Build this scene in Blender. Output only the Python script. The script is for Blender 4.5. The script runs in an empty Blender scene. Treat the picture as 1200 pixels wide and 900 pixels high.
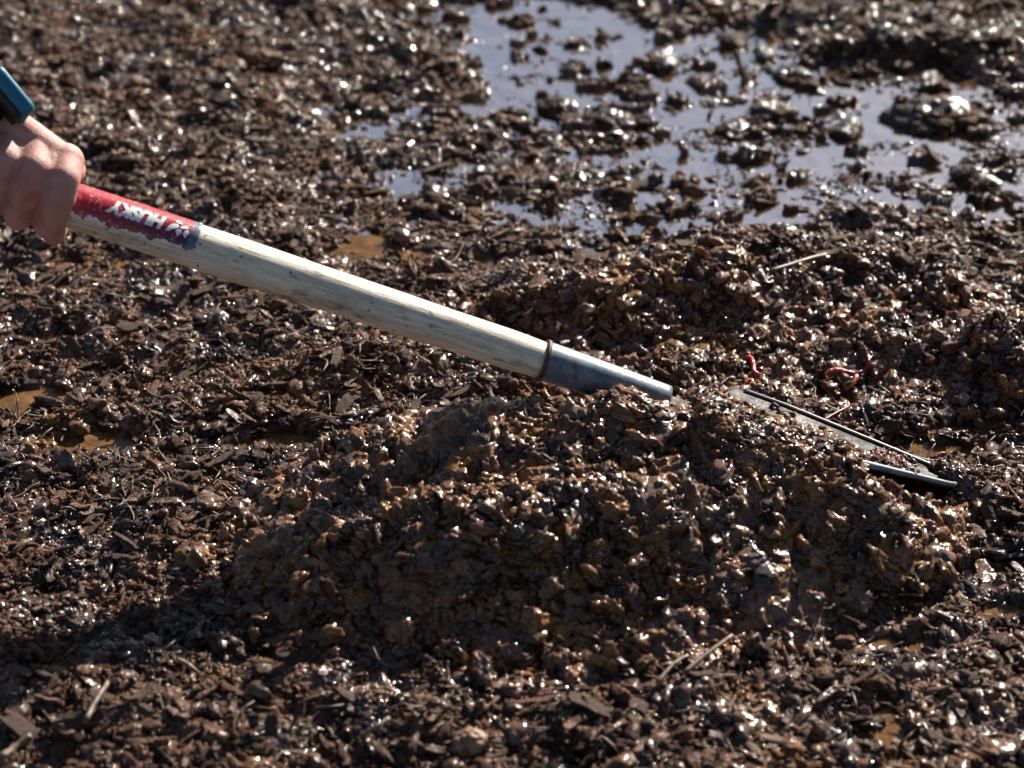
import bpy, bmesh, math, random
import numpy as np
from mathutils import Vector, Matrix, Euler
random.seed(7); rng = np.random.default_rng(11)
D = bpy.data; sc = bpy.context.scene; COL = sc.collection
R = math.radians

# ------------------------------------------------------------------ camera numbers
CAM = Vector((0.0, -1.68, 1.09)); PITCH = R(33); FPX = 85/36*1200
def ray(px, py):
    u = (px-600)/FPX; v = -(py-450)/FPX
    return Vector((u, math.cos(PITCH)+v*math.sin(PITCH), -math.sin(PITCH)+v*math.cos(PITCH)))
def at(px, py, z=0.0):
    d = ray(px, py); return CAM + d*((z-CAM.z)/d.z)

# ------------------------------------------------------------------ numpy noise
def h32(ix, iy, iz, s):
    with np.errstate(over='ignore'):
        h = (ix.astype(np.int64).astype(np.uint32)*np.uint32(374761393) + iy.astype(np.int64).astype(np.uint32)*np.uint32(668265263)
             + iz.astype(np.int64).astype(np.uint32)*np.uint32(2147483647) + np.uint32((s*2654435761) & 0xffffffff))
        h = (h ^ (h >> np.uint32(13)))*np.uint32(1274126177)
        h = (h ^ (h >> np.uint32(15)))*np.uint32(2246822519)
        h = h ^ (h >> np.uint32(16))
    return h.astype(np.float32)/np.float32(4294967295.0)
def vn2(x, y, s):
    xi = np.floor(x); yi = np.floor(y); fx = x-xi; fy = y-yi
    fx = fx*fx*fx*(fx*(fx*6-15)+10); fy = fy*fy*fy*(fy*(fy*6-15)+10)
    z = np.zeros_like(xi)
    a = h32(xi, yi, z, s); b = h32(xi+1, yi, z, s); c = h32(xi, yi+1, z, s); d = h32(xi+1, yi+1, z, s)
    return ((a*(1-fx)+b*fx)*(1-fy)+(c*(1-fx)+d*fx)*fy)*2-1
def fbm2(x, y, s, o=4, g=.5):
    r = 0; a = 1; t = 0; ca, sa = .8, .6
    for i in range(o):
        r = r+a*vn2(x, y, s+i*17); t += a; a *= g
        x, y = (x*ca-y*sa)*2.03+3.1, (x*sa+y*ca)*2.03+7.7
    return r/t
def vn3(x, y, z, s):
    xi = np.floor(x); yi = np.floor(y); zi = np.floor(z); fx = x-xi; fy = y-yi; fz = z-zi
    fx = fx*fx*(3-2*fx); fy = fy*fy*(3-2*fy); fz = fz*fz*(3-2*fz); r = 0
    for dz in (0, 1):
        wz = fz if dz else 1-fz
        for dy in (0, 1):
            wy = fy if dy else 1-fy
            for dx in (0, 1):
                r = r+h32(xi+dx, yi+dy, zi+dz, s)*(fx if dx else 1-fx)*wy*wz
    return r*2-1
def dome2(x, y, s):
    """rounded lumps: 1 at a lump's middle, falling to 0 in the gap, each lump with its own height"""
    xi = np.floor(x); yi = np.floor(y); best = np.full(x.shape, -1., np.float32); z = np.zeros_like(xi)
    for dx in (-1, 0, 1):
        for dy in (-1, 0, 1):
            cx = xi+dx; cy = yi+dy
            px = cx+h32(cx, cy, z, s); py = cy+h32(cx, cy, z, s+1); r = .55+.55*h32(cx, cy, z, s+2)
            d = 1-((x-px)**2+(y-py)**2)/(r*r)
            best = np.maximum(best, d*r)
    return np.sqrt(np.maximum(best, 0))
def dome3(x, y, z, s):
    xi = np.floor(x); yi = np.floor(y); zi = np.floor(z); best = np.full(x.shape, 0., np.float32)
    for dx in (-1, 0, 1):
        for dy in (-1, 0, 1):
            for dz in (-1, 0, 1):
                cx = xi+dx; cy = yi+dy; cz = zi+dz
                r = .55+.5*h32(cx, cy, cz, s+3)
                d = 1-((x-cx-h32(cx, cy, cz, s))**2+(y-cy-h32(cx, cy, cz, s+1))**2+(z-cz-h32(cx, cy, cz, s+2))**2)/(r*r)
                best = np.maximum(best, d*r)
    return np.sqrt(best)

# ------------------------------------------------------------------ terrain heights (metres, water level 0)
# low places and banks: (px, py in the photograph, radius x, radius y, depth) put down on the ground plane
LOW = [(800,170,300,100,-.0025),(480,180,200,110,-.0025),(1090,235,80,18,-.010),(1040,130,120,50,-.01),(965,115,180,54,-.042),(1130,150,110,40,-.030),(1080,215,110,24,-.016),(835,60,90,36,-.024),(700,90,130,44,-.026),(640,130,90,30,-.014),(760,250,95,26,-.026),
       (880,262,60,18,-.016),(560,35,110,20,-.014),(1060,225,110,22,-.012),(900,195,110,34,-.022),(440,150,60,16,-.009),(500,205,80,18,-.008),
       (400,220,90,20,-.007),(290,160,60,14,-.008),(160,72,40,12,-.010),(1165,350,40,28,-.014),(600,8,160,14,-.012),(1120,20,90,20,-.006),
       (105,522,50,13,-.021),(320,520,46,14,-.022),(60,400,50,12,-.016),(30,470,45,13,-.016),(200,375,30,9,-.014),(430,300,40,10,-.012),(590,310,30,9,-.014),(430,285,40,12,-.010),(360,430,25,10,-.008),(1120,665,75,16,-.018),
       (935,760,55,16,-.015),(1010,858,60,18,-.018),(1105,515,26,14,-.014),(1180,720,40,14,-.010),(700,300,60,12,-.008),(120,310,60,14,-.007),
       (1080,760,60,14,-.008),(1170,280,40,18,-.014),(250,90,60,12,-.005)]
HIGH = [(1050,65,150,16,.020),(1180,85,70,22,.016),(900,25,70,10,.012),(100,180,160,70,.007),(250,400,160,50,.006),(150,700,260,120,.010),
        (890,335,150,34,.042),(1120,345,90,26,.026),(1170,440,45,40,.040),(700,375,110,28,.026),(840,375,60,26,.018),(600,840,300,60,.008),(1150,590,60,25,.006),(430,440,90,26,.012),
        (1000,462,75,22,-.018),(900,420,40,20,.008),(1100,548,60,20,-.016),(1180,620,60,30,.008),(1070,578,60,14,.018)]
def blobs(x, y, L):
    r = np.zeros_like(x)
    for px, py, rx, ry, h in L:
        c = at(px, py); k = (at(px+10, py)-c).length/10; ky = abs(at(px, py-5).y-at(px, py+5).y)/10
        r = r+h*np.exp(-(((x-c.x)/(rx*k))**2+((y-c.y)/(ry*ky))**2))
    return r
def macro(x, y):
    lo = blobs(x, y, LOW)
    return .0002+lo*1.15+blobs(x, y, HIGH)+(.0085+np.clip(-lo, 0, .02)*.85)*fbm2(x*11, y*13, 3, 5, .62)
def H(x, y):
    m = macro(x, y)
    wx = x+.006*vn2(x*55, y*55, 71)+.003*vn2(x*140, y*140, 72); wy = y+.006*vn2(x*55, y*55, 73)+.003*vn2(x*140, y*140, 74)
    w = np.clip((m+.045)/.040, 0, 1); isl = np.clip(-m/.008, 0, 1)
    r = m+.0065*fbm2(x*26, y*30, 5, 3)
    sel = np.clip(vn2(x*16, y*18, 91)*1.6+.5, 0, 1)
    r = r+w*(.0105*sel*(dome2(wx*24, wy*30, 21)-.35)+.0062*(dome2(wx*55, wy*66, 31)-.4)+.0036*(dome2(wx*120, wy*130, 41)-.4)+.0026*dome2(wx*230, wy*230, 51)+.0014*dome2(wx*430, wy*430, 53))
    r = r+w*.0016*fbm2(x*300, y*300, 61, 2)
    f = fbm2(x*30, y*58, 77, 4, .6)+.10*dome2(x*60, y*75, 78)-.05; t = np.clip((f-.25)/.12, 0, 1)*isl
    top = -.0012+.0045*np.clip((f-.18)/.35, 0, 1)+.0028*dome2(wx*85, wy*95, 79)+.0018*dome2(wx*210, wy*210, 80)
    r = r*(1-t)+np.maximum(r, top)*t
    return r
# pile: (px, py, z, sigma x, sigma y, height)
PILE = [(728,492,.080,.045,.030,.079),(820,565,.045,.055,.040,.054),(665,500,.085,.085,.060,.090),(440,520,.055,.050,.050,.060),(545,505,.07,.05,.06,.068),(790,520,.05,.065,.045,.062),(930,585,.030,.080,.038,.032),(545,600,.065,.11,.044,.076),(760,600,.055,.10,.046,.066),(390,590,.03,.06,.05,.036),(930,630,.02,.09,.045,.026),(560,715,.02,.15,.050,.028),(680,770,.01,.14,.04,.016),(340,660,.01,.05,.06,.022),(800,720,.01,.10,.05,.020),(1040,625,.015,.065,.045,.026)]
def bw(u): return np.where(u < .2, .074, .014+.060*(np.clip((1-u)/.8, 0, 1))**.95)
def sstep(t): t = np.clip(t, 0, 1); return t*t*(3-2*t)
def load(x, y):
    # earth lying on the blade: follows the blade's plane, stops short of its far edge and of its tip
    a = at(781, 469, .072); b = at(1121, 563, .029); u = (x-a.x)/(b.x-a.x)
    zp = a.z+(b.z-a.z)*u; wd_ = bw(u)
    ye = a.y+(b.y-a.y)*u+wd_-.016-.014*sstep((u-.15)/.3)-.012*sstep((u-.5)/.2)+.006*vn2(x*60, y*0, 8)
    yc = a.y+(b.y-a.y)*u-.012
    zr = zp+bw(u)*.30; yr = a.y+(b.y-a.y)*u-bw(u)
    foot = np.maximum(zr-.003, .012)*sstep((yr+.003-y)/.010)*np.exp(-(np.maximum(yr-y, 0)/.05)**2)*sstep((u-.55)/.12)*sstep((1.10-u)/.40)
    return np.maximum(foot, (zp+.009+np.clip(a.y+(b.y-a.y)*u-y, -.08, .10)*.42)*sstep((ye-y)/.012)*np.exp(-(np.maximum(yc-.02-y, 0)/.075)**2)*sstep((u-.03)/.10)*sstep((.70+.30*np.clip((yr-y)/.05, 0, 1)-u)/(.10+.22*np.clip((yr-y)/.05, 0, 1))))
def pile_h(x, y):
    r = (load(x, y))**3
    for px, py, z, sx, sy, h in PILE:
        c = at(px, py, z); dy = y-c.y
        q = ((x-c.x)/sx)**2+(dy/np.where(dy < 0, sy*1.05, sy*.85))**2
        r = r+(h*np.exp(-q*.5))**3
    return np.cbrt(r)
def top_z(x, y):
    x = np.asarray(x, dtype=np.float64); y = np.asarray(y, dtype=np.float64)
    g = H(x, y); p = pile_h(x, y)-.010
    return np.where(p > .004, np.maximum(g, p+.004), g)

# ------------------------------------------------------------------ object helpers
def tag(o, label=None, cat=None, group=None, kind=None):
    if label: o['label'] = label
    if cat: o['category'] = cat
    if group: o['group'] = group
    if kind: o['kind'] = kind
    return o
def empty(name, loc=(0, 0, 0)):
    o = D.objects.new(name, None); COL.objects.link(o); o.location = loc; o.empty_display_size = .02; return o
def mesh_np(name, V, F, smooth=True):
    me = D.meshes.new(name); V = np.asarray(V, np.float32); F = np.asarray(F, np.int32)
    n = F.shape[1]; me.vertices.add(len(V)); me.vertices.foreach_set('co', V.ravel())
    me.loops.add(F.size); me.loops.foreach_set('vertex_index', F.ravel())
    me.polygons.add(len(F)); me.polygons.foreach_set('loop_start', np.arange(0, F.size, n, dtype=np.int32))
    me.polygons.foreach_set('loop_total', np.full(len(F), n, np.int32))
    me.polygons.foreach_set('use_smooth', np.full(len(F), smooth, bool))
    me.update(calc_edges=True); return me
def ob(name, me, mat, parent=None):
    o = D.objects.new(name, me); COL.objects.link(o)
    if mat:
        me.materials.clear(); me.materials.append(mat)
    if parent: o.parent = parent; o.matrix_parent_inverse = Matrix.Translation(parent.location).inverted()
    return o
def bm_mesh(bm, name, smooth=True):
    bmesh.ops.recalc_face_normals(bm, faces=bm.faces)
    me = D.meshes.new(name); bm.to_mesh(me); bm.free()
    for p in me.polygons: p.use_smooth = smooth
    return me
def grid_faces(nx, ny):
    i = np.arange(nx*ny).reshape(ny, nx)
    return np.stack([i[:-1, :-1].ravel(), i[:-1, 1:].ravel(), i[1:, 1:].ravel(), i[1:, :-1].ravel()], 1)
def ico(sub):
    bm = bmesh.new(); bmesh.ops.create_icosphere(bm, subdivisions=sub, radius=1)
    V = np.array([v.co[:] for v in bm.verts]); F = np.array([[v.index for v in f.verts] for f in bm.faces]); bm.free(); return V, F
def tube(pts, rad, seg=12, caps=True):
    """swept tube through pts with per point radii"""
    pts = [Vector(p) for p in pts]; bm = bmesh.new(); rings = []; n = len(pts)
    t = (pts[1]-pts[0]).normalized(); a = t.orthogonal().normalized()
    for i, p in enumerate(pts):
        t2 = (pts[min(i+1, n-1)]-pts[max(i-1, 0)]).normalized()
        a = (a-t2*a.dot(t2)).normalized(); b = t2.cross(a)
        r = rad[i] if hasattr(rad, '__len__') else rad
        rings.append([bm.verts.new(p+(a*math.cos(k*2*math.pi/seg)+b*math.sin(k*2*math.pi/seg))*r) for k in range(seg)])
    for i in range(n-1):
        for k in range(seg):
            bm.faces.new((rings[i][k], rings[i][(k+1) % seg], rings[i+1][(k+1) % seg], rings[i+1][k]))
    if caps: bm.faces.new(rings[0][::-1]); bm.faces.new(rings[-1])
    return bm
def catmull(P, m=6):
    P = [Vector(p) for p in P]; Q = [P[0]*2-P[1]]+P+[P[-1]*2-P[-2]]; out = []
    for i in range(1, len(Q)-2):
        for k in range(m):
            t = k/m; a, b, c, d = Q[i-1], Q[i], Q[i+1], Q[i+2]
            out.append(.5*((2*b)+(c-a)*t+(2*a-5*b+4*c-d)*t*t+(3*b-a-3*c+d)*t**3))
    return out+[P[-1]]

# ------------------------------------------------------------------ materials
class NT:
    def __init__(s, name):
        s.m = D.materials.new(name); s.m.use_nodes = True; s.t = s.m.node_tree; s.b = s.t.nodes['Principled BSDF']
        s.co = s.t.nodes.new('ShaderNodeTexCoord').outputs['Object']
    def n(s, k, ins=None, **kw):
        x = s.t.nodes.new(k)
        for a, v in kw.items(): setattr(x, a, v)
        for a, v in (ins or {}).items():
            if hasattr(v, 'is_output') or isinstance(v, bpy.types.NodeSocket): s.t.links.new(v, x.inputs[a])
            else: x.inputs[a].default_value = v
        return x
    def noise(s, scale, det=3, rough=.55, co=None, out='Fac', dist=0):
        return s.n('ShaderNodeTexNoise', {'Scale': scale, 'Detail': det, 'Roughness': rough, 'Distortion': dist, 'Vector': co or s.co}).outputs[out]
    def stretch(s, v, rot=(0, 0, 0)):
        return s.n('ShaderNodeMapping', {'Vector': s.co, 'Scale': v, 'Rotation': rot}).outputs[0]
    def ramp(s, f, stops, interp='LINEAR'):
        r = s.n('ShaderNodeValToRGB', {'Fac': f}); r.color_ramp.interpolation = interp; e = r.color_ramp.elements
        while len(e) < len(stops): e.new(.5)
        for k, (p, c) in enumerate(stops):
            e[k].position = p; e[k].color = (*c, 1) if len(c) == 3 else c
        return r.outputs[0]
    def mix(s, f, a, b, mode='MIX'):
        x = s.n('ShaderNodeMix', data_type='RGBA', blend_type=mode)
        for i, v in ((0, f), (6, a), (7, b)):
            if isinstance(v, bpy.types.NodeSocket): s.t.links.new(v, x.inputs[i])
            else: x.inputs[i].default_value = v if i == 0 else (*v, 1)
        return x.outputs[2]
    def rng(s, f, a, b, c, d):
        return s.n('ShaderNodeMapRange', {'Value': f, 'From Min': a, 'From Max': b, 'To Min': c, 'To Max': d}).outputs[0]
    def set(s, **kw):
        for a, v in kw.items():
            a = a.replace('_', ' ')
            if isinstance(v, bpy.types.NodeSocket): s.t.links.new(v, s.b.inputs[a])
            else: s.b.inputs[a].default_value = (*v, 1) if isinstance(v, tuple) and len(v) == 3 else v
        return s
    def bump(s, h, st, dist, hc=None):
        o = s.n('ShaderNodeBump', {'Height': h, 'Strength': st, 'Distance': dist}).outputs[0]; s.t.links.new(o, s.b.inputs['Normal']); 
        o2 = s.n('ShaderNodeBump', {'Height': hc or h, 'Strength': .35, 'Distance': dist}).outputs[0]; s.t.links.new(o2, s.b.inputs['Coat Normal']); return s

def mud_mat(name, darks, ochre, ochre_amt, rough=(.25, .6), bump=.8, wet=.12, osc=13, wsc=22):
    m = NT(name)
    c = m.ramp(m.noise(38, 4, .6), [(.30, darks[0]), (.48, darks[1]), (.66, darks[2])])
    c = m.mix(m.rng(m.noise(420, 3, .6), .38, .62, 0, 1), c, m.mix(1.0, c, (1.45, 1.25, 1.15), 'MULTIPLY'))
    c = m.mix(m.rng(m.noise(osc, 5, .62), .56-ochre_amt, .72-ochre_amt, 0, .85), c, ochre)
    m.set(Base_Color=c, Roughness=m.rng(m.noise(60, 4, .6), .35, .65, rough[0], rough[1]), IOR=1.4, Specular_IOR_Level=.12, Coat_Weight=m.rng(m.noise(wsc, 4, .62), .42, .56, 1, wet), Coat_Roughness=m.rng(m.noise(200, 2), .35, .65, .07, .19), Coat_IOR=1.6)
    h = m.n('ShaderNodeMath', {0: m.noise(520, 4, .65), 1: m.noise(1500, 2, .5)}, operation='ADD').outputs[0]
    return m.bump(h, bump, .0022, m.noise(430, 2, .5)).m
MUD = mud_mat('wet mud', [(.012, .0060, .0036), (.064, .032, .0195), (.175, .096, .061)], (.22, .095, .026), .03)
PILEM = mud_mat('sticky compost', [(.010, .0042, .0017), (.066, .028, .0125), (.180, .081, .037)], (.31, .130, .028), .085, (.2, .5), .7, .6, 48, 50)
FINE = mud_mat('crumbly compost', [(.013, .0050, .0037), (.070, .029, .021), (.17, .080, .058)], (.24, .090, .026), -.02, (.16, .42), .6)
CLUMP = mud_mat('crumbly mud', [(.014, .008, .005), (.050, .028, .018), (.12, .070, .046)], (.11, .06, .03), .0, (.35, .7), 1.0, .0)
def chip_mat():
    m = NT('soaked bark'); r = m.n('ShaderNodeObjectInfo').outputs['Random']
    g = m.noise(160, 4, .65, m.stretch((.12, 1, 1)))
    c = m.ramp(g, [(.3, (.026, .013, .0085)), (.5, (.10, .053, .032)), (.72, (.29, .172, .112))])
    c = m.mix(m.rng(r, 0, 1, 0, .75), c, m.mix(1.0, c, (.55, .48, .46), 'MULTIPLY'))
    c = m.mix(m.rng(m.noise(70, 4, .6), .47, .58, 0, .8), c, (.035, .018, .011))
    m.set(Base_Color=c, Roughness=m.rng(m.noise(90, 3), .4, .6, .42, .8), Specular_IOR_Level=.25); return m.bump(g, .7, .0015).m
CHIP = chip_mat()
def simple(name, base, rough, **kw): return NT(name).set(Base_Color=base, Roughness=rough, **kw).m
def fibre_mat():
    m = NT('straw fibre'); g = m.noise(120, 3)
    m.set(Base_Color=m.ramp(g, [(.35, (.06, .038, .026)), (.6, (.20, .14, .09))]), Roughness=.5); return m.m
FIBRE = fibre_mat()
def water_mat():
    m = NT('muddy water')
    c = m.ramp(m.noise(14, 4, .6), [(.3, (.15, .075, .020)), (.7, (.24, .125, .036))])
    m.set(Base_Color=c, Roughness=.03, IOR=1.33, Coat_Weight=1.0, Coat_Roughness=.02, Coat_IOR=12.0)
    h = m.noise(45, 2, .4)
    return m.bump(h, .06, .004).m
WATER = water_mat()

# ------------------------------------------------------------------ ground sheet
def axis(lo, hi, step, far):
    a = [lo]
    while a[-1] < hi: a.append(a[-1]+(step(a[-1]) if callable(step) else step))
    out = []; d = a[-1]-a[-2]; v = a[-1]
    while v < far: d *= 1.12; v += d; out.append(v)
    inn = []; d = a[1]-a[0]; v = a[0]
    while v > -far: d *= 1.12; v -= d; inn.append(v)
    return np.array(inn[::-1]+a+out)
xs = axis(-.70, .70, .00105, 60); ys = axis(-.52, .98, lambda v: .00088+.0007*max(0, v+.3), 60)
X, Y = np.meshgrid(xs, ys); Z = H(X.ravel(), Y.ravel()).reshape(X.shape)
X2 = X+.0038*vn2(X*130, Y*130, 101)+.0022*vn2(X*290, Y*290, 102); Y2 = Y+.0038*vn2(X*130, Y*130, 103)+.0022*vn2(X*290, Y*290, 104)
g = ob('ground', mesh_np('ground', np.stack([X2.ravel(), Y2.ravel(), Z.ravel()], 1), grid_faces(len(xs), len(ys))), MUD); tag(g, kind='structure')
wx = axis(-.6, .6, .02, 60); wy = axis(-.5, .95, .02, 60); A_, B_ = np.meshgrid(wx, wy)
w = ob('puddle_water', mesh_np('water', np.stack([A_.ravel(), B_.ravel(), A_.ravel()*0], 1), grid_faces(len(wx), len(wy))), WATER); tag(w, kind='structure')

SILT = NT('silty film'); SILT.set(Base_Color=SILT.ramp(SILT.noise(60, 4, .6), [(.35, (.070, .036, .014)), (.65, (.20, .100, .034))]), Roughness=.12, IOR=1.33); SILT.bump(SILT.noise(160, 3, .5), .3, .002)
SP = [(105,522,95,34),(320,520,90,34),(60,400,100,30),(30,470,90,30),(200,375,60,24),(430,300,70,24),(590,310,60,22),(360,430,50,20),(1120,665,130,36),(935,760,110,38),(1010,858,120,42),(1105,515,60,30),(1180,720,60,34),(120,310,100,30),(1080,760,90,30),(250,90,80,24),(290,160,90,26),(1165,350,60,40),(1150,590,60,20)]
bm = bmesh.new()
for px, py, rx, ry in SP:
    c = at(px, py, 0); k = (at(px+10, py)-c).length/10; ky = abs(at(px, py-5).y-at(px, py+5).y)/10
    bm.faces.new([bm.verts.new((c.x+rx*k*math.cos(t)*(1+.15*math.sin(3*t+px)), c.y+ry*ky*math.sin(t), .0005+.00006*len(bm.faces))) for t in np.linspace(0, 2*math.pi, 28, endpoint=False)])
w2 = ob('silty_water', bm_mesh(bm, 'silty_water'), SILT.m); tag(w2, kind='structure')

# ------------------------------------------------------------------ compost pile
pile = empty('compost_pile', at(650, 600, 0))
tag(pile, 'heap of wet brown compost dug up over the blade of the shovel', 'compost pile')
px_ = np.arange(-.34, .40, .0011); py_ = np.arange(-.46, .06, .0010); X, Y = np.meshgrid(px_, py_); x = X.ravel(); y = Y.ravel()
e = .004; z = pile_h(x, y)
N = np.stack([-(pile_h(x+e, y)-pile_h(x-e, y))/(2*e), -(pile_h(x, y+e)-pile_h(x, y-e))/(2*e), np.ones_like(x)], 1); N /= np.linalg.norm(N, axis=1)[:, None]
fade = np.clip((z-.012)/.02, 0, 1)
d = (.019*(dome3(x*30, y*30, z*30, 5)-.45)+.0095*(dome3(x*72, y*72, z*72, 9)-.4)+.0042*(dome3(x*160, y*160, z*160, 13)-.3)+.0022*dome3(x*330, y*330, z*330, 15)+.0010*vn3(x*520, y*520, z*520, 17)+.017*vn3(x*16, y*16, z*16, 19))
calm = 1-.55*np.clip(load(x, y)/.02, 0, 1)
V = np.stack([x, y, z-.014+.004*(1-calm)], 1)+N*(d*(.35+.65*fade)*calm)[:, None]
V[:, 0] += .004*vn3(x*110, y*110, z*110, 23); V[:, 1] += .004*vn3(x*110, y*110, z*110, 24)
F = grid_faces(len(px_), len(py_)); keep = (z[F].max(axis=1) > .008); F = F[keep]
used = np.unique(F); remap = np.full(len(V), -1); remap[used] = np.arange(len(used))
ob('heap', mesh_np('heap', V[used], remap[F]), PILEM, pile)

# ------------------------------------------------------------------ scatter
def rotmats(n, flat=1.0):
    """random yaw with tilt; flat=0 lies flat"""
    a = rng.uniform(0, 2*math.pi, n); t = rng.normal(0, .35 if flat < 1 else 1.2, n)*max(flat, .15)/(.35 if flat < 1 else 1); t2 = rng.uniform(0, 2*math.pi, n)
    def rz(q):
        c, s = np.cos(q), np.sin(q); m = np.zeros((n, 3, 3)); m[:, 0, 0] = c; m[:, 0, 1] = -s; m[:, 1, 0] = s; m[:, 1, 1] = c; m[:, 2, 2] = 1; return m
    def rx(q):
        c, s = np.cos(q), np.sin(q); m = np.zeros((n, 3, 3)); m[:, 1, 1] = c; m[:, 1, 2] = -s; m[:, 2, 1] = s; m[:, 2, 2] = c; m[:, 0, 0] = 1; return m
    return rz(t2) @ rx(t) @ rz(a)
def clod_protos(sub, n, rough=.35, seed=0, lumpy=False):
    V, F = ico(sub); out = []
    for k in range(n):
        o = k*9.7+seed
        r = 1+rough*vn3(V[:, 0]*1.3+o, V[:, 1]*1.3+o, V[:, 2]*1.3+o, 7)+rough*.9*(dome3(V[:, 0]*1.5+o, V[:, 1]*1.5, V[:, 2]*1.5, 8)-.5)+rough*.45*vn3(V[:, 0]*3.6+o, V[:, 1]*3.6, V[:, 2]*3.6, 9)
        r = r+rough*.7*(dome3(V[:, 0]*3.1+o, V[:, 1]*3.1, V[:, 2]*3.1, 18)-.4)*(1 if sub > 2 else .5)+(.14*vn3(V[:, 0]*8+o, V[:, 1]*8, V[:, 2]*8, 12) if sub > 2 else 0)
        s = np.array([1, rng.uniform(.45, .9), rng.uniform(.35, .7)]) if k % 2 or lumpy else np.array([1.25, rng.uniform(.22, .42), rng.uniform(.14, .32)])
        out.append((V*r[:, None]*s, F))
    return out
def chip_protos(n):
    out = []
    for k in range(n):
        nx, ny = 9, 4; W = rng.uniform(.13, .40); T = rng.uniform(.07, .15); bend = rng.normal(0, .12); P = []
        for side in (1, -1):
            for j in range(ny):
                for i in range(nx):
                    u = i/(nx-1)*2-1; v = j/(ny-1)*2-1
                    rag = rng.uniform(-.16, .12) if abs(u) == 1 else 0
                    P.append((u*(1+rag)+rng.normal(0, .02), v*W*(1-.25*abs(u)**3)+rng.normal(0, .02)+.05*math.sin(u*3+k), side*T*(1-.3*abs(v))+bend*u*u+rng.normal(0, .02)))
        F = []; g_ = nx*ny
        for j in range(ny-1):
            for i in range(nx-1):
                a = j*nx+i; F.append((a, a+1, a+nx+1, a+nx)); F.append((g_+a, g_+a+nx, g_+a+nx+1, g_+a+1))
        for i in range(nx-1):
            F.append((i+1, i, g_+i, g_+i+1)); a = (ny-1)*nx+i; F.append((a, a+1, g_+a+1, g_+a))
        for j in range(ny-1):
            a = j*nx; F.append((a, a+nx, g_+a+nx, g_+a)); a = j*nx+nx-1; F.append((a+nx, a, g_+a, g_+a+nx))
        out.append((np.array(P), np.array(F)))
    return out
def fibre_protos(n):
    out = []
    for k in range(n):
        b = rng.normal(0, .25, 3); P = [(t, b[0]*t*t+b[1]*t**3, b[2]*.6*t*t) for t in np.linspace(-1, 1, 6)]
        bm = tube(P, [.03, .04, .045, .04, .04, .02], 5); bmesh.ops.triangulate(bm, faces=bm.faces)
        V = np.array([v.co[:] for v in bm.verts]); bm.verts.index_update(); F = np.array([[v.index for v in f.verts] for f in bm.faces]); bm.free(); out.append((V, F))
    return out
def scatter(protos, P, S, RM):
    VV = []; FF = []; off = 0; n = len(P); k = rng.integers(0, len(protos), n)
    for j, (V, F) in enumerate(protos):
        i = np.nonzero(k == j)[0]
        if not len(i): continue
        W = np.einsum('nij,vj->nvi', RM[i], V)*S[i][:, None, None]+P[i][:, None, :]
        VV.append(W.reshape(-1, 3)); FF.append((F[None]+(np.arange(len(i))*len(V))[:, None, None]+off).reshape(-1, F.shape[1])); off += len(i)*len(V)
    return np.concatenate(VV), np.concatenate(FF)
def spots(n, where):
    """random ground points, density even over the ground seen; where = mask function(x, y) -> keep probability"""
    out = []; got = 0
    while got < n:
        y = rng.uniform(-.5, .92, n*2); x = rng.uniform(-1, 1, n*2)*(.36+.22*(y+.5)/1.4+.06)
        # a few more near the camera
        k = rng.uniform(0, 1, n*2) < where(x, y)*(1-.45*(y+.5)/1.4)
        out.append(np.stack([x[k], y[k]], 1)); got += k.sum()
    return np.concatenate(out)[:n]
on_pile = lambda x, y: pile_h(x, y) > .018
def land(x, y):
    return np.clip((H(x, y)+.003)/.003, .02*(vn2(x*22, y*24, 55) > .2), 1)*np.where(on_pile(x, y), 0, 1)
def purple(x, y):
    return purple0(x, y)+sum(np.exp(-(((x-at(px, py, .02).x)/rx)**2+((y-at(px, py, .02).y)/ry)**2)) for px, py, rx, ry in ((950, 385, .10, .08), (1110, 400, .09, .09)))
def purple0(x, y):     # crumbly soil thrown up behind the shovel and over the blade
    a = at(680, 370, .02); b = at(790, 420, .02)
    return np.exp(-(((x-a.x)/.11)**2+((y-a.y)/.07)**2))+np.exp(-(((x-b.x)/.10)**2+((y-b.y)/.06)**2))
def put(name, mat, protos, n, where, s0, s1, flat, lift, pw=2.0, parent=None, pos=None, smooth=True):
    q = spots(n, where); n = len(q); S = s0+(s1-s0)*rng.uniform(0, 1, n)**pw
    z = np.maximum(top_z(q[:, 0], q[:, 1]), 0 if name == 'mud_flecks' else -1)+lift*S
    V, F = scatter(protos, np.stack([q[:, 0], q[:, 1], z], 1), S, rotmats(n, flat))
    o = ob(name, mesh_np(name, V, F, smooth), mat, parent); o['kind'] = 'stuff'; return o
C2 = clod_protos(2, 20, .5); C3 = clod_protos(3, 18, .5, 50); C4 = clod_protos(4, 12, .6, 90, True); CP = clod_protos(3, 16, .6, 130, True); CH = chip_protos(18); FB = fibre_protos(12)
patchy = lambda x, y: land(x, y)*np.clip(vn2(x*9, y*11, 66)*1.8+.7, .08, 1)
put('mud_clods', MUD, C3, 6500, patchy, .0032, .0105, .6, .1, 2.6)
put('mud_crumbs', MUD, C2, 72000, land, .0009, .0034, .8, .25, 2.0)
put('small_wood_chips', CHIP, CH, 9500, patchy, .002, .0095, .5, .25, 2.2, smooth=False)
put('compost_crumbs', FINE, C2, 34000, lambda x, y: np.clip(purple(x, y)*1.3, 0, 1), .0010, .0036, 1, .3)
put('straw_fibres', FIBRE, FB, 4200, patchy, .004, .017, .5, .15, 2.0)
put('mud_flecks', CLUMP, C2, 3600, lambda x, y: np.where((H(x, y) < -.001) & (y > .05), np.clip(fbm2(x*24, y*42, 88, 3)*3.2+.05, .015, 1), 0), .0010, .0050, .35, 0, 2.2)
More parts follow.
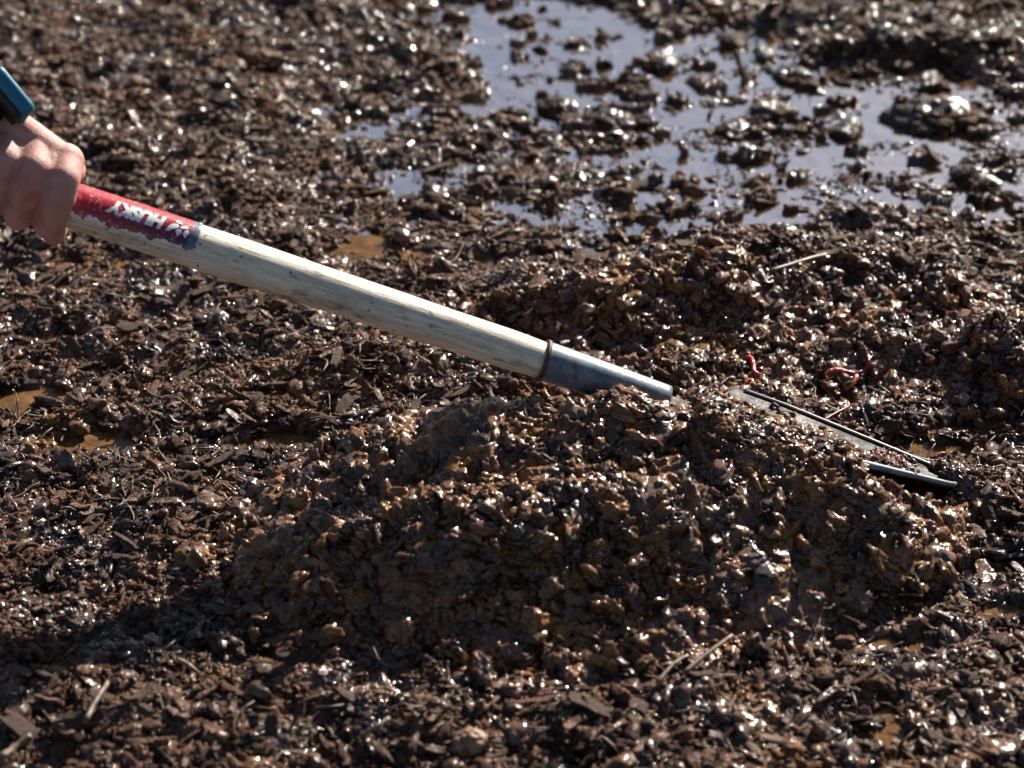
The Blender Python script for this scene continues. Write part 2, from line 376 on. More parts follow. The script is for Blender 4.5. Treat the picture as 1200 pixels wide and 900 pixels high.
put('bank_clods', PILEM, CP, 2600, lambda x, y: np.clip(purple(x, y)*1.3-.25, 0, 1), .0028, .0085, 1, .25, 1.8)
# lumps that belong to the pile
pm = lambda x, y: np.clip((pile_h(x, y)-.014)/.02, 0, 1)
nearR = lambda x, y: pm(x, y)*np.clip((x-at(640, 500, .06).x)/.06, 0, 1)*np.clip((y-at(600, 590, .05).y)/.03, 0, 1)
nl = lambda x, y: pm(x, y)*((load(x, y) < .030) | (y < -.235))
put('lumps', PILEM, C4, 2000, nl, .0035, .0115, 1, .25, 1.8, parent=pile)
put('crumbs', PILEM, C2, 22000, pm, .0009, .0036, 1, .3, parent=pile)
put('clods', PILEM, CP, 6500, pm, .0022, .0060, 1, .4, 1.5, parent=pile)
put('fine_crumbs', FINE, C2, 12000, nearR, .0010, .0038, 1, .5, parent=pile)
put('bark_bits', CHIP, CH, 260, pm, .004, .011, .8, .2, parent=pile, smooth=False)

# countable wood chips: the largest ones, each an object
CHM = [mesh_np('wood_chip', V*np.array([.9, .9, .9]), F, False) for V, F in CH]
big = [(165,325,.016),(182,360,.017),(245,345,.019),(505,75,.018),(270,250,.016),(1050,75,.02),(300,160,.017),(90,860,.024),(30,870,.02),(470,175,.016),(540,180,.015),(700,590,.015),(880,210,.014),(330,110,.013),
       (1000,205,.015),(760,215,.016),(400,230,.015),(230,340,.014),(150,655,.015),(120,720,.016),(690,855,.018),(900,235,.016),(1120,75,.02),(860,45,.016),(600,210,.014),(175,860,.014)]
pts = [(at(a, b, .004), s) for a, b, s in big]
for x, y in spots(270, land): pts.append((Vector((x, y, 0)), rng.uniform(.009, .016)))
pts = pts[:290]
for i, (p, s) in enumerate(pts):
    o = D.objects.new('wood_chip', CHM[i % len(CHM)]); COL.objects.link(o)
    if not CHM[i % len(CHM)].materials: CHM[i % len(CHM)].materials.append(CHIP)
    o.location = (p.x, p.y, float(max(top_z([p.x], [p.y])[0], 0))+.0015+.12*s); o.scale = (s, s, s)
    o.rotation_euler = (rng.normal(0, .34), rng.normal(0, .3), rng.normal(0, .7)+(math.pi if i % 2 else 0))
    tag(o, 'flat ragged wood chip lying in the dark wet mud', 'wood chip', 'wood chips scattered over the mud')

# clumps standing in the puddle, each a thing
clumps = [(930,92,.019,'dark crumbly clump alone in the open puddle left of the floating twig'),(1098,142,.034,'largest reddish brown mound of mud standing in the right end of the puddle'),
          (905,135,.020,'flat dark clump in the middle of the puddle left of the open water'),(1150,60,.016,'lump of mud at the puddle edge below the top right bank'),
          (995,155,.017,'low two-part clump near the middle right of the puddle'),(1090,103,.014,'small pale-tipped clump above the reddish mud mound'),(850,52,.009,'tiny wet clump in the upper left of the open puddle'),
          (898,66,.013,'flat wet clump just above the dark clump of the open puddle'),(820,97,.011,'rounded wet clump on the left shore of the open puddle'),(840,98,.008,'small wet clump right of the rounded clump on the puddle shore'),
          (865,118,.008,'tiny dark clump floating left of the flat dark clump'),(940,178,.006,'smallest dark speck of mud in the lower part of the puddle'),(1168,148,.009,'upright dark clump at the right edge of the puddle beside the mud mound'),
          (860,155,.016,'long low clump on the lower left shore of the puddle'),(775,75,.020,'dark knobbly clump on the upper left shore of the puddle'),(720,150,.022,'sharp-edged brown clump above the small lower pool'),
          (655,130,.020,'dark hollow clump left of the upper puddle'),(1140,210,.018,'pale brown clump on the lower right puddle bank'),(1190,110,.015,'dark clump cut by the right edge of the photo by the water')]
CV, CF = ico(5)
for i, (a, b, s, lab) in enumerate(clumps):
    o_ = 31.3*i; r = 1+.35*vn3(CV[:, 0]*1.4+o_, CV[:, 1]*1.4, CV[:, 2]*1.4, 3)+.5*(dome3(CV[:, 0]*2+o_, CV[:, 1]*2, CV[:, 2]*2, 4)-.5)+.25*(dome3(CV[:, 0]*4.5+o_, CV[:, 1]*4.5, CV[:, 2]*4.5, 6)-.5)+.16*vn3(CV[:, 0]*9+o_, CV[:, 1]*9, CV[:, 2]*9, 5)+.22*(dome3(CV[:, 0]*8+o_, CV[:, 1]*8, CV[:, 2]*8, 16)-.5)
    V = CV*r[:, None]*np.array([1, .75, .38])*s
    base = top_z([at(a, b).x], [at(a, b).y])[0]
    o = ob('mud_clump', mesh_np('mud_clump', V, CF), CLUMP); o.location = at(a, b, 0)+Vector((0, 0, max(0, float(base))+.10*s)); o.rotation_euler.z = i*.37-.5
    tag(o, lab, 'mud clump', 'mud clumps standing in the puddle')

# twigs
def twig(pts, r, label, name='twig', mat=None):
    bm = tube(catmull(pts, 5), r, 8)
    for v in bm.verts: v.co += Vector((random.uniform(-1, 1), random.uniform(-1, 1), random.uniform(-1, 1)))*r*.22
    c = Vector(pts[0]); 
    for v in bm.verts: v.co -= c
    o = ob(name, bm_mesh(bm, name), mat or FIBRE); o.location = c; tag(o, label, 'twig', 'twigs and straws on the mud'); return o
def zz(a, b, up=.004):
    p = at(a, b, .01); z = float(max(0, top_z([p.x], [p.y])[0])); p = at(a, b, z+up); return p
twig([at(970,91,.001), at(984,96,.002), at(999,100,.001)], .0022, 'short dark twig floating in the open part of the puddle', mat=CHIP)
twig([at(862,60,.03), at(868,80,.017), at(873,102,-.002)], .0030, 'dark twig standing upright in the water on the puddle shore', mat=CHIP)
twig([zz(100,845,.012), zz(112,822,.012), zz(126,800,.013)], .0020, 'pale straight twig pointing up and right near the lower left corner')
twig([zz(2,888,.010), zz(18,876,.012), zz(36,862,.010)], .0028, 'thick pale twig at the bottom left corner of the photo')
twig([zz(208,772,.010), zz(222,780,.012), zz(234,790,.008)], .0014, 'thin pale twig lying left of the dark side of the pile')
twig([zz(800,790,.010), zz(830,765,.012), zz(858,745,.010)], .0018, 'long pale straw lying at the foot of the pile on its right')
twig([zz(770,800,.008), zz(790,778,.010), zz(806,768,.008)], .0016, 'shorter pale straw left of the long one at the foot of the pile')
twig([zz(425,862,.008), zz(440,852,.010), zz(456,842,.008)], .0016, 'thin brown twig at the shaded foot of the pile')
twig([zz(900,318,.010), zz(960,300,.012), zz(1000,295,.008)], .0016, 'thin dark straw lying on the bank below the puddle')
st_V = CV*(1+.16*vn3(CV[:, 0]*1.5+4, CV[:, 1]*1.5, CV[:, 2]*1.5, 3)+.10*vn3(CV[:, 0]*4, CV[:, 1]*4, CV[:, 2]*4, 3)+.16*(dome3(CV[:, 0]*3, CV[:, 1]*3, CV[:, 2]*3, 4)-.5))[:, None]*np.array([1, .8, .85])*.0125
m = NT('pale stone'); m.set(Base_Color=m.ramp(m.noise(90, 4), [(.35, (.10, .055, .03)), (.6, (.30, .17, .095))]), Roughness=.55); m.bump(m.noise(300, 3), .4, .001)
o = ob('stone', mesh_np('stone', st_V, CF), m.m); p = zz(551, 872, .003); o.location = p; tag(o, 'rounded tan stone in the mud at the bottom middle of the photo', 'stone')

# slab of rotten wood standing up in the pile's shaded side
def slab(a, b, L, W, T, rx, rz, label):
    V, F = CH[2]; V = V/np.abs(V).max(0)*np.array([L, W, T]); o = ob('wood_piece', mesh_np('wood_piece', V, F, False), CHIP); o.location = zz(a, b, .008); o.rotation_euler = (0, rx, rz)
    tag(o, label, 'wood piece')
slab(388, 695, .024, .007, .003, R(62), R(70), 'ochre strip of wood standing upright in the shaded side of the pile')
slab(85, 862, .022, .013, .005, R(50), R(60), 'broken stump of fibrous wood near the lower left corner')

# crumbs of earth lying on the blade near its far edge and its tip
a_ = at(781, 469, .072); b_ = at(1121, 563, .029); n_ = 2600; u_ = rng.uniform(.35, .86, n_); f_ = np.minimum(rng.uniform(-.85, .95, n_), .9-.5*(u_ > .7)); kx = a_.x+(b_.x-a_.x)*u_; ky = a_.y+(b_.y-a_.y)*u_+bw(u_)*f_
S_ = .0010+.0036*rng.uniform(0, 1, n_)**2; keep_ = (vn2(kx*70, ky*70, 33) > -.15)
P_ = np.stack([kx, ky, a_.z+(b_.z-a_.z)*u_-bw(u_)*f_*.30+.004*f_*f_-.001+.3*S_], 1)[keep_]
V, F = scatter(C2, P_, S_[keep_], rotmats(len(P_), 1)); o = ob('crumbs_on_blade', mesh_np('crumbs_on_blade', V, F), FINE, pile); o['kind'] = 'stuff'

# ------------------------------------------------------------------ worms
def worm_mat(n, c1, c2):
    m = NT(n); m.set(Base_Color=m.ramp(m.noise(260, 2), [(.35, c1), (.65, c2)]), Roughness=.22, Subsurface_Weight=.15, Subsurface_Scale=.003)
    return m.bump(m.n('ShaderNodeTexWave', {'Scale': 300.0, 'Vector': m.co}).outputs['Fac'], .2, .0006).m
WR = worm_mat('red worm skin', (.36, .018, .015), (.55, .04, .032)); WP = worm_mat('pink worm skin', (.34, .10, .060), (.38, .05, .035)); WD = worm_mat('dark red worm skin', (.12, .015, .010), (.22, .03, .02))
def worm(pp, r, mat, label, up):
    P = []
    for k, (a, b) in enumerate(pp):
        q = zz(a, b, up[k] if hasattr(up, '__len__') else up); P.append(q)
    zs = [p.z for p in P]; zm = max(zs)      # the worm bridges small gaps
    zm = sorted(zs)[len(zs)//2]; P = [at(a, b, max(.6*p.z+.4*zm, p.z-.001)+.0042) for (a, b), p in zip(pp, P)]
    C = catmull(P, 7); n = len(C)
    rad = [r*(min(1, .35+ (min(i, n-1-i))/(n*.18)))*(1+.12*math.sin(i*1.9)) for i in range(n)]
    bm = tube(C, rad, 12); c = C[0].copy()
    for v in bm.verts: v.co -= c
    o = ob('earthworm', bm_mesh(bm, 'earthworm'), mat); o.location = c; tag(o, label, 'earthworm', 'worms in the dug soil')
worm([(873,418),(880,420),(883,428),(884,436),(891,440)], .0021, WR, 'bright red worm curled like an S above the end of the shovel blade', .004)
worm([(966,439),(978,434),(990,436),(1003,440),(1000,449)], .0024, WP, 'orange pink worm looped over a lump right of the bright red one', .005)
worm([(1001,438),(1013,434),(1018,424),(1016,412)], .0016, WD, 'thin dark red worm reaching up from the orange pink one', .005)
worm([(1093,540),(1100,534),(1108,533),(1112,541)], .0022, WP, 'brownish red worm arched beside the tip of the blade', .004)
worm([(872,451),(876,446),(881,446),(882,451)], .0016, WP, 'pale pink worm hooped just below the bright red one', .004)
worm([(966,492),(980,484),(992,478),(997,474)], .0012, WD, 'hair-thin dark red worm stretched in the hollow behind the blade', .005)

# ------------------------------------------------------------------ shovel
pA = at(641, 424, .106); pB = at(85, 241, .235); ax = (pA-pB).normalized()
dist = lambda p: (p-CAM).length
shovel = empty('shovel', pA)
tag(shovel, 'round point shovel with a whitish wooden handle and blue grey socket dug into the pile', 'shovel')
cdir = (CAM-(pA+pB)/2); cdir = (cdir-ax*cdir.dot(ax)).normalized(); pdir = ax.cross(cdir)
if pdir.z < 0: pdir = -pdir
LAB = (pA-pB).length
def hp(s, rad=0, th=0):            # s metres from A back towards the hand; ring angle th (0 = towards camera side, 90 = up)
    return pA-ax*s+(cdir*math.cos(th)+pdir*math.sin(th))*rad
def hr(s):                          # handle radius
    return .01475+.0020*min(1, s/.25)-(.0010*max(0, .03-s)/.03)
def wood():
    m = NT('weathered ash'); inv = m.n('ShaderNodeTexCoord').outputs['UV']
    st = lambda a, b: m.n('ShaderNodeMapping', {'Vector': inv, 'Scale': (a, b*.7, 1)}).outputs[0]
    gr = m.noise(1, 6, .68, st(16, 26)); gr2 = m.noise(1, 4, .6, st(70, 95))
    c = m.ramp(gr, [(.30, (.40, .31, .21)), (.42, (.60, .51, .38)), (.58, (.80, .73, .59))])
    c = m.mix(m.rng(gr2, .52, .68, 0, .55), c, (.32, .26, .17))
    c = m.mix(m.rng(m.noise(1, 5, .6, st(9, 5)), .53, .66, 0, .6), c, (.36, .33, .28))
    vs = m.n('ShaderNodeTexVoronoi', {'Scale': 1.0, 'Vector': st(60, 16), 'Randomness': 1.0}); 
    c = m.mix(m.rng(vs.outputs['Distance'], .05, .10, .75, 0), c, (.72, .66, .48))
    c = m.mix(m.rng(m.noise(1, 5, .65, st(28, 9)), .57, .66, 0, .8), c, (.17, .11, .065)); c = m.mix(m.rng(m.noise(1, 3, .6, st(130, 26)), .66, .69, 0, .9), c, (.06, .035, .02))
    m.set(Base_Color=c, Roughness=.42); m.bump(gr2, .35, .0012); return m.m
WOOD = wood()
def lathe(fn_r, s0, s1, n, seg, name, mat, parent, squash=None):
    V = []; F = []
    for i in range(n):
        s = s0+(s1-s0)*i/(n-1)
        for k in range(seg+1): V.append(hp(s, fn_r(s), 2*math.pi*k/seg)[:])
    for i in range(n-1):
        for k in range(seg): a = i*(seg+1)+k; F.append((a, a+1, a+seg+2, a+seg+1))
    me = D.meshes.new(name); me.from_pydata(V, [], F+[tuple(range(seg))[::-1], tuple((n-1)*(seg+1)+k for k in range(seg))]); me.validate()
    for p in me.polygons: p.use_smooth = len(p.vertices) < 5
    uv = me.uv_layers.new(name='u')
    for l in me.loops:
        i, k = divmod(l.vertex_index, seg+1); uv.data[l.index].uv = ((s0+(s1-s0)*i/(n-1)), k/seg)
    bm = bmesh.new(); bm.from_mesh(me); bmesh.ops.recalc_face_normals(bm, faces=bm.faces); bm.to_mesh(me); bm.free()
    return ob(name, me, mat, parent)
SEND = 1.02
handle = lathe(lambda s: hr(s)*(1+.008*math.sin(s*61)), .000, SEND, 120, 40, 'handle', WOOD, shovel)
# painted steel
def steel():
    m = NT('blue grey painted steel'); n1 = m.noise(60, 5, .65); n2 = m.noise(240, 3, .6)
    c = m.ramp(n1, [(.35, (.085, .120, .150)), (.62, (.17, .215, .250))])
    c = m.mix(m.rng(n2, .60, .70, 0, .7), c, (.28, .27, .25)); c = m.mix(m.rng(m.noise(70, 5, .75), .55, .60, 0, .85), c, (.10, .065, .045))
    m.set(Base_Color=c, Roughness=m.rng(n1, .3, .7, .4, .62), Metallic=.1); m.bump(n2, .3, .0008); return m.m
STEEL = steel(); BARE = simple('worn steel edge', (.42, .43, .43), .32, Metallic=.9)
pE = pA+ax*((at(781, 469, .072)-pA).dot(ax)); LE = (pE-pA).length
def sr(s):                          # socket radius, s negative from the joint
    t = max(0, -s/LE); return .0152-.0030*t**1.3+(.0012 if s > .001 else 0)
socket = lathe(sr, .004, -LE, 30, 36, 'socket', STEEL, shovel)
ring = lathe(lambda s: .0166, .0045, .0015, 3, 40, 'collar_ring', simple('rusty ring', (.07, .035, .022), .6), shovel)
# blade: local u (shaft to tip), v across, n up
tip = at(1121, 563, .029); ubl = (tip-pE); LB = ubl.length; ubl.normalize()
vbl = Vector((0, 1, 0)); vbl = (vbl-ubl*vbl.dot(ubl)).normalized(); nbl = ubl.cross(vbl); roll = R(-17)
v2 = vbl*math.cos(roll)+nbl*math.sin(roll); nbl = nbl*math.cos(roll)-vbl*math.sin(roll); vbl = v2
nu, nv = 48, 25; bm = bmesh.new(); G = []
for i in range(nu):
    u = i/(nu-1); t = max(0, min(1, (u-.10)/.14)); t = t*t*(3-2*t)
    wv = .010*(1-t)+float(bw(u))*t
    if u > .95: wv *= math.sqrt(max(0, 1-((u-.95)/.05)**2))*.97+.03
    row = []
    for j in range(nv):
        v = (j/(nv-1)*2-1); dish = .009*min(1, wv/.06)*v*v*abs(v)**.3
        crown = .008*math.exp(-(v*wv/.010)**2)*max(0, 1-u*1.6)      # the frog behind the socket
        row.append(bm.verts.new(pE+ubl*(u*LB)+vbl*(v*wv)+nbl*(dish+crown-.004)))
    G.append(row)
for i in range(nu-1):
    for j in range(nv-1): bm.faces.new((G[i][j], G[i+1][j], G[i+1][j+1], G[i][j+1]))
mb = NT('mud smeared steel'); g1 = mb.noise(45, 5, .65)
mb.set(Base_Color=mb.ramp(g1, [(.36, (.012, .016, .022)), (.50, (.012, .008, .006)), (.7, (.022, .012, .008))]), Roughness=mb.rng(g1, .4, .6, .5, .75), Metallic=.1); mb.bump(mb.noise(200, 4), .6, .002)
blade = ob('blade', bm_mesh(bm, 'blade'), mb.m, shovel)
sm = blade.modifiers.new('thick', 'SOLIDIFY'); sm.thickness = .0022; sm.offset = 0
# folded lips along both blade edges
for sgn, nm in ((0, 'rim'), (nv-1, 'rim')):
    pass
def edge_pt(u, sg):
    wv = float(bw(u))
    if u > .95: wv *= math.sqrt(max(0, 1-((u-.95)/.05)**2))*.97+.03
    return pE+ubl*(u*LB)+vbl*(sg*wv)+nbl*(.009*min(1, wv/.06)-.002)
bm = tube([edge_pt(u, 1) for u in np.linspace(.25, .995, 40)], .0013, 8); ob('rim', bm_mesh(bm, 'rim'), BARE, shovel)
bm = tube([edge_pt(u, -1) for u in np.linspace(.63, .995, 40)], [.0032*(1-.5*(k/39)) for k in range(40)], 10); ob('rim', bm_mesh(bm, 'rim'), STEEL, shovel)

# sticker on the handle
s_of = lambda px, py: (pA-at_on_handle(px)).length
def at_on_handle(px):
    lo, hi = 0., 1.0                 # distance s whose projection has that px
    for _ in range(40):
        mid = (lo+hi)/2; q = pA-ax*mid-CAM
        f = q.dot(Vector((0, math.cos(PITCH), -math.sin(PITCH)))); x_ = 600+FPX*q.x/f
        if x_ > px: lo = mid
        else: hi = mid
    return pA-ax*lo
S = lambda px: (pA-at_on_handle(px)).length
sR, sL = S(229), S(60); seg_s, seg_t = 90, 40; V = []; F = []
for i in range(seg_s):
    a = i/(seg_s-1); s = sR+(sL-sR)*a
    low = R(-17-14*a+3.0*math.sin(i*.9)*math.sin(i*.31)+1.6*math.sin(i*2.3)); up = R(148)
    for j in range(seg_t): V.append(hp(s, hr(s)*1.012+.0004, low+(up-low)*j/(seg_t-1))[:])
for i in range(seg_s-1):
    for j in range(seg_t-1): a = i*seg_t+j; F.append((a, a+1, a+seg_t+1, a+seg_t))
me = D.meshes.new('label_sticker'); me.from_pydata(V, [], F); uv = me.uv_layers.new(name='u')
for l in me.loops: i, j = divmod(l.vertex_index, seg_t); uv.data[l.index].uv = (i/(seg_s-1), j/(seg_t-1))
for p in me.polygons: p.use_smooth = True
m = NT('printed sticker'); sep = m.n('ShaderNodeSeparateXYZ', {0: m.n('ShaderNodeTexCoord').outputs['UV']}); U, Vv = sep.outputs[0], sep.outputs[1]
band = m.rng(Vv, .16, .34, 1, 0)
end = m.rng(U, .0, .55, 1, .25)
k = m.n('ShaderNodeMath', {0: band, 1: end}, operation='MULTIPLY').outputs[0]
c = m.mix(k, (.36, .015, .030), (.045, .018, .050))
c = m.mix(m.rng(U, .045, .075, 1, 0), c, (.10, .12, .16))
wob = m.n('ShaderNodeMath', {0: Vv, 1: m.rng(m.noise(110, 3), .3, .7, -.05, .05)}, operation='ADD').outputs[0]
c = m.mix(m.rng(wob, .040, .055, 1, 0), c, (.80, .74, .66))
c = m.mix(m.rng(m.noise(260, 5, .75), .56, .66, 0, .8), c, (.60, .40, .38)); c = m.mix(m.rng(m.noise(60, 4, .7), .60, .70, 0, .6), c, (.10, .05, .035))
m.set(Base_Color=c, Roughness=.28); STK = m.m
sticker = ob('label_sticker', me, STK, shovel); sticker['label'] = 'worn red and dark blue sticker with white lettering, upside down'
so = sticker.modifiers.new('thick', 'SOLIDIFY'); so.thickness = .0003; so.offset = -1
LETTER = simple('white print', (.82, .80, .80), .4)
def wrap_text(bm, s0, th0, name):
    """flat outline (x right, y up, metres) bent round the handle, upside down as in the photo: x runs towards the hand, y runs down"""
    bmesh.ops.triangulate(bm, faces=bm.faces)
    for _ in range(3):
        es = [e for e in bm.edges if e.calc_length() > .0012]
        if es: bmesh.ops.subdivide_edges(bm, edges=es, cuts=1)
        bmesh.ops.triangulate(bm, faces=bm.faces)
    for v in bm.verts:
        s = s0+v.co.x; r = hr(s)*1.012+.0004+.00035+v.co.z
        v.co = hp(s, r, th0-v.co.y/r)
    me = bm_mesh(bm, name, False); return ob(name, me, LETTER, sticker)
def text_bm(txt, width, height):
    cu = D.curves.new('t', 'FONT'); cu.body = txt; cu.size = 1; cu.offset = .065; cu.shear = .25; cu.resolution_u = 4
    o = D.objects.new('t', cu); COL.objects.link(o); dg = bpy.context.evaluated_depsgraph_get(); me = D.meshes.new_from_object(o.evaluated_get(dg))
    D.objects.remove(o); bm = bmesh.new(); bm.from_mesh(me); D.meshes.remove(me)
    xs_ = [v.co.x for v in bm.verts]; ys_ = [v.co.y for v in bm.verts]
    for v in bm.verts: v.co = Vector(((v.co.x-min(xs_))/(max(xs_)-min(xs_))*width, ((v.co.y-min(ys_))/(max(ys_)-min(ys_))-.5)*height, 0))
    return bm
sH, sY = S(189), S(121)
letters = wrap_text(text_bm('HUSKY', sY-sH, .0122), sH, R(31), 'lettering')
# emblem: a curled animal mark
bm = bmesh.new(); Wl = S(190)-S(218)
def poly(P): bm.faces.new([bm.verts.new((x*abs(Wl), y*.0132, 0)) for x, y in P])
poly([(.02, .15), (.12, .5), (.26, .30), (.20, .05), (.08, -.05)])
poly([(.30, .28), (.46, .52), (.58, .20), (.45, .08), (.34, .12)])
poly([(.10, -.12), (.25, -.02), (.40, .02), (.42, -.12), (.28, -.25), (.16, -.30)])
poly([(.48, .0), (.66, .16), (.82, .38), (.96, .42), (.90, .12), (.76, -.12), (.60, -.22), (.50, -.16)])
poly([(.34, -.30), (.50, -.26), (.66, -.34), (.60, -.50), (.46, -.46)])
wrap_text(bm, S(218), R(31), 'emblem')

# ------------------------------------------------------------------ hand, watch
sk = NT('skin'); n1 = sk.noise(35, 4, .6)
c = sk.ramp(n1, [(.35, (.44, .200, .165)), (.52, (.52, .27, .225)), (.68, (.47, .150, .125))])
sk.set(Base_Color=c, Roughness=.58, Subsurface_Weight=.06, Subsurface_Scale=.004)
sk.bump(sk.n('ShaderNodeMath', {0: sk.noise(170, 5, .7), 1: sk.n('ShaderNodeMath', {0: sk.n('ShaderNodeTexVoronoi', {'Scale': 900.0, 'Vector': sk.co}).outputs[0], 1: .5}, operation='MULTIPLY').outputs[0]}, operation='ADD').outputs[0], .35, .0020)
def caps(bm, a, b, ra, rb, n=6):
    n = max(1, n)
    a = Vector(a); b = Vector(b)
    for i in range(n+1):
        t = i/n; M = Matrix.Translation(a.lerp(b, t)); r = ra+(rb-ra)*t
        bmesh.ops.create_icosphere(bm, subdivisions=3, radius=r, matrix=M)
S0 = S(68)                                  # index finger's place along the handle
FR = .0118
def ringp(s, th, rad): return hp(s, rad, R(th))
bm = bmesh.new(); MC = []
pitch = .0222
for i in range(4):
    s = S0+i*pitch; L = [1, 1.06, 1.0, .86][i]; f = FR*[1, 1.03, .98, .88][i]; hR = hr(s)
    mcp = ringp(s+.005*(i*.3)+.003, 62+4*i, hR+.0160*L)
    pip = ringp(s-.001, 8, hR+.0100*L); dip = ringp(s+.001, -66, hR+.0040); tp = ringp(s+.002, -150, hR+.0050)
    midp = ringp(s, 30, hR+.0165*L)
    caps(bm, mcp, midp, f*1.10, f*1.02, 8); caps(bm, midp, pip, f*1.02, f*1.04, 8); caps(bm, pip, dip, f*1.02, f*.92, 8); caps(bm, dip, tp, f*.9, f*.78, 7)
    caps(bm, mcp, mcp, f*1.16, f*1.16, 1)
    MC.append(mcp)
    if i:
        pm_, pd_ = prev; caps(bm, pm_.lerp(mcp, .5)-pdir*.001, pd_.lerp(midp, .5)-cdir*.002, f*1.12, f*.80, 8)
    prev = (mcp, midp)
# wrist: up, back along the handle
wr = MC[1]-ax*.070+pdir*.013-cdir*.006
side = (MC[0]-MC[3]).normalized()
for i in range(4):
    wi = wr+side*(.016-.0105*i)*1.0
    midm = MC[i].lerp(wi, .5)-(pdir*.0)+(pdir*.004)
    caps(bm, MC[i]-pdir*.002, midm, FR*1.12, .0128, 9); caps(bm, midm, wi, .0128, .0150, 9)
    # palm side mass
    pal = ringp(S0+i*pitch, 128, hr(.4)+.014)
    caps(bm, pal, wi-pdir*.012-cdir*.012, .0125, .0150, 9); caps(bm, MC[i]-pdir*.006, pal, FR, .012, 4)
# thumb closes on the far side
t0 = wr-cdir*.018+side*.018-pdir*.006; t1 = ringp(S0+.010, 150, hr(.4)+.019); t2 = ringp(S0-.002, 200, hr(.4)+.011); t3 = ringp(S0-.004, 245, hr(.4)+.0095)
caps(bm, t0, t1, .0155, .0125, 10); caps(bm, t1, t2, .0122, .0108, 8); caps(bm, t2, t3, .0105, .0090, 6)
fd = (-ax*.78+pdir*.50+cdir*.05).normalized(); fside = side
for q in np.linspace(-1, 1, 5):
    caps(bm, wr+fside*.0115*q, wr+fd*.05+fside*.012*q, .0170, .0168, 8)
    caps(bm, wr+fd*.05+fside*.012*q, wr+fd*.20+fside*.018*q, .0168, .030, 16)
    caps(bm, wr+fd*.20+fside*.018*q, wr+fd*.27+fside*.012*q, .030, .034, 8)
me = D.meshes.new('person'); bm.to_mesh(me); bm.free(); pers = D.objects.new('tmp', me); COL.objects.link(pers)
rm = pers.modifiers.new('r', 'REMESH'); rm.mode = 'VOXEL'; rm.voxel_size = .0011; rm.use_smooth_shade = True
s_ = pers.modifiers.new('s', 'SMOOTH'); s_.iterations = 7; s_.factor = .6
me2 = D.meshes.new_from_object(pers.evaluated_get(bpy.context.evaluated_depsgraph_get())); D.objects.remove(pers)
for p in me2.polygons: p.use_smooth = True
person = empty('person', wr); tag(person, 'person reaching in from the left whose bare hand grips the shovel handle', 'person')
ob('arm', me2, sk.m, person)
# sleeve beyond the frame
bm = tube([wr+fd*t for t in (.17, .21, .26, .33, .38)], [.050, .053, .056, .060, .060], 28)
for v in bm.verts: v.co += Vector([random.uniform(-.0012, .0012) for _ in range(3)])
ob('sleeve', bm_mesh(bm, 'sleeve'), simple('dark cotton', (.03, .04, .06), .8), person)
# watch: case on the back of the wrist, strap round it
BLUE = simple('matte blue rubber', (.004, .140, .240), .42); BLK = simple('dark strap', (.018, .014, .014), .5); GLS = simple('watch glass', (.01, .01, .012), .08)
wc = at(8, 96, 0); dvec = (wc-CAM).normalized(); wd = dist(wr+fd*.030)-.022
wc = CAM+ray(8, 112).normalized()*wd
watch = empty('wristwatch', wc); tag(watch, 'blue cased watch with a dark strap on the wrist above the gripping hand', 'watch')
def rbox(hx, hy, hz, rad, seg=6):
    bm = bmesh.new(); bmesh.ops.create_cube(bm, size=2)
    for v in bm.verts: v.co = Vector((v.co.x*hx, v.co.y*hy, v.co.z*hz))
    ed = [e for e in bm.edges if abs((e.verts[0].co-e.verts[1].co).z) > hz]
    bmesh.ops.bevel(bm, geom=ed, offset=rad, segments=seg, affect='EDGES', profile=.5)
    top = [e for e in bm.edges if abs(e.verts[0].co.z-hz) < 1e-6 and abs(e.verts[1].co.z-hz) < 1e-6]
    bmesh.ops.bevel(bm, geom=top, offset=hz*.55, segments=4, affect='EDGES', profile=.5)
    return bm
# frame of the case: x along the forearm, z off the wrist
xa = fd; za = (pdir*.85-cdir*.30+ax*.35); za = (za-xa*za.dot(xa)).normalized(); ya = za.cross(xa)
MW = Matrix((xa, ya, za)).transposed().to_4x4()
def wpart(bm, off, name, mat):
    for v in bm.verts: v.co = MW @ (v.co+Vector(off))+wc
    return ob(name, bm_mesh(bm, name), mat, watch)
wpart(rbox(.021, .019, .0060, .007), (0, 0, 0), 'case', BLUE)
wpart(rbox(.0165, .0150, .0006, .005), (0, 0, .0062), 'screen', GLS)
wpart(rbox(.019, .017, .0022, .006), (0, 0, -.0078), 'case_back', BLK)
wpart(rbox(.003, .0016, .0024, .001), (0, -.0200, 0), 'button', BLUE)
P = []
cc = wr+fd*.030
loc = (cc-wc); lx = loc.dot(xa); lz = loc.dot(za); ly = loc.dot(ya)
bm = bmesh.new(); rings = []
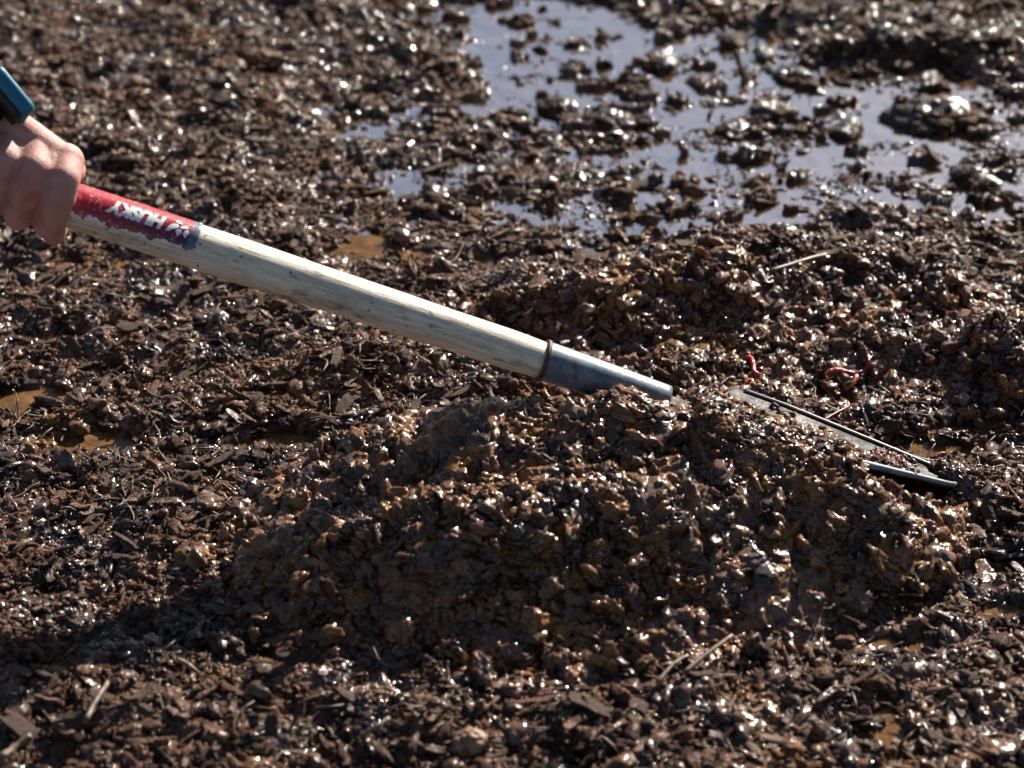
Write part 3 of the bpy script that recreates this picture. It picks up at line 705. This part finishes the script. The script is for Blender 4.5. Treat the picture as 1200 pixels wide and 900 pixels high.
for k in range(40):
    a = 2*math.pi*k/40; e_y = .0345*math.cos(a); e_z = lz+.0215*math.sin(a)
    rings.append([bm.verts.new((x_, ly+e_y*t_, lz+.0215*math.sin(a)*t_)) for x_, t_ in ((-.011, 1), (.011, 1), (.011, 1.07), (-.011, 1.07))])
for k in range(40):
    for j in range(4): bm.faces.new((rings[k][j], rings[k][(j+1) % 4], rings[(k+1) % 40][(j+1) % 4], rings[(k+1) % 40][j]))
wpart(bm, (0, 0, 0), 'strap', BLK)

# ------------------------------------------------------------------ camera, light
cam = D.cameras.new('camera'); co = D.objects.new('camera', cam); COL.objects.link(co); sc.camera = co
co.location = CAM; co.rotation_euler = (math.pi/2-PITCH, 0, 0); cam.lens = 85; cam.sensor_width = 36; cam.clip_start = .05; cam.clip_end = 300
cam.dof.use_dof = True; cam.dof.focus_distance = (at(760, 510, .04)-CAM).length; cam.dof.aperture_fstop = 4.9; cam.dof.aperture_blades = 7
SUN = Vector((.44, .72, .47)).normalized()
el = math.asin(SUN.z); azr = math.atan2(SUN.x, SUN.y)
L = D.lights.new('sun', 'SUN'); L.energy = 5; L.angle = R(.53); L.color = (1, .92, .81); lo = D.objects.new('sun', L); COL.objects.link(lo)
lo.rotation_euler = SUN.to_track_quat('Z', 'Y').to_euler(); lo.location = SUN*5
wd_ = D.worlds.new('World'); sc.world = wd_; wd_.use_nodes = True; nt = wd_.node_tree; bg = nt.nodes['Background']
sky = nt.nodes.new('ShaderNodeTexSky'); sky.sky_type = 'NISHITA'; sky.sun_disc = False; sky.sun_elevation = el; sky.sun_rotation = azr; sky.dust_density = .7; sky.ozone_density = 1.8
nt.links.new(sky.outputs[0], bg.inputs[0]); bg.inputs[1].default_value = .041
vs = sc.view_settings; vs.view_transform = 'Standard'; vs.look = 'None'; vs.exposure = 1.12; vs.gamma = 1; vs.use_curve_mapping = False
sc.cycles.use_denoising = True; sc.cycles.max_bounces = 5; sc.cycles.diffuse_bounces = 3; sc.cycles.glossy_bounces = 3
sc.cycles.sample_clamp_indirect = 4
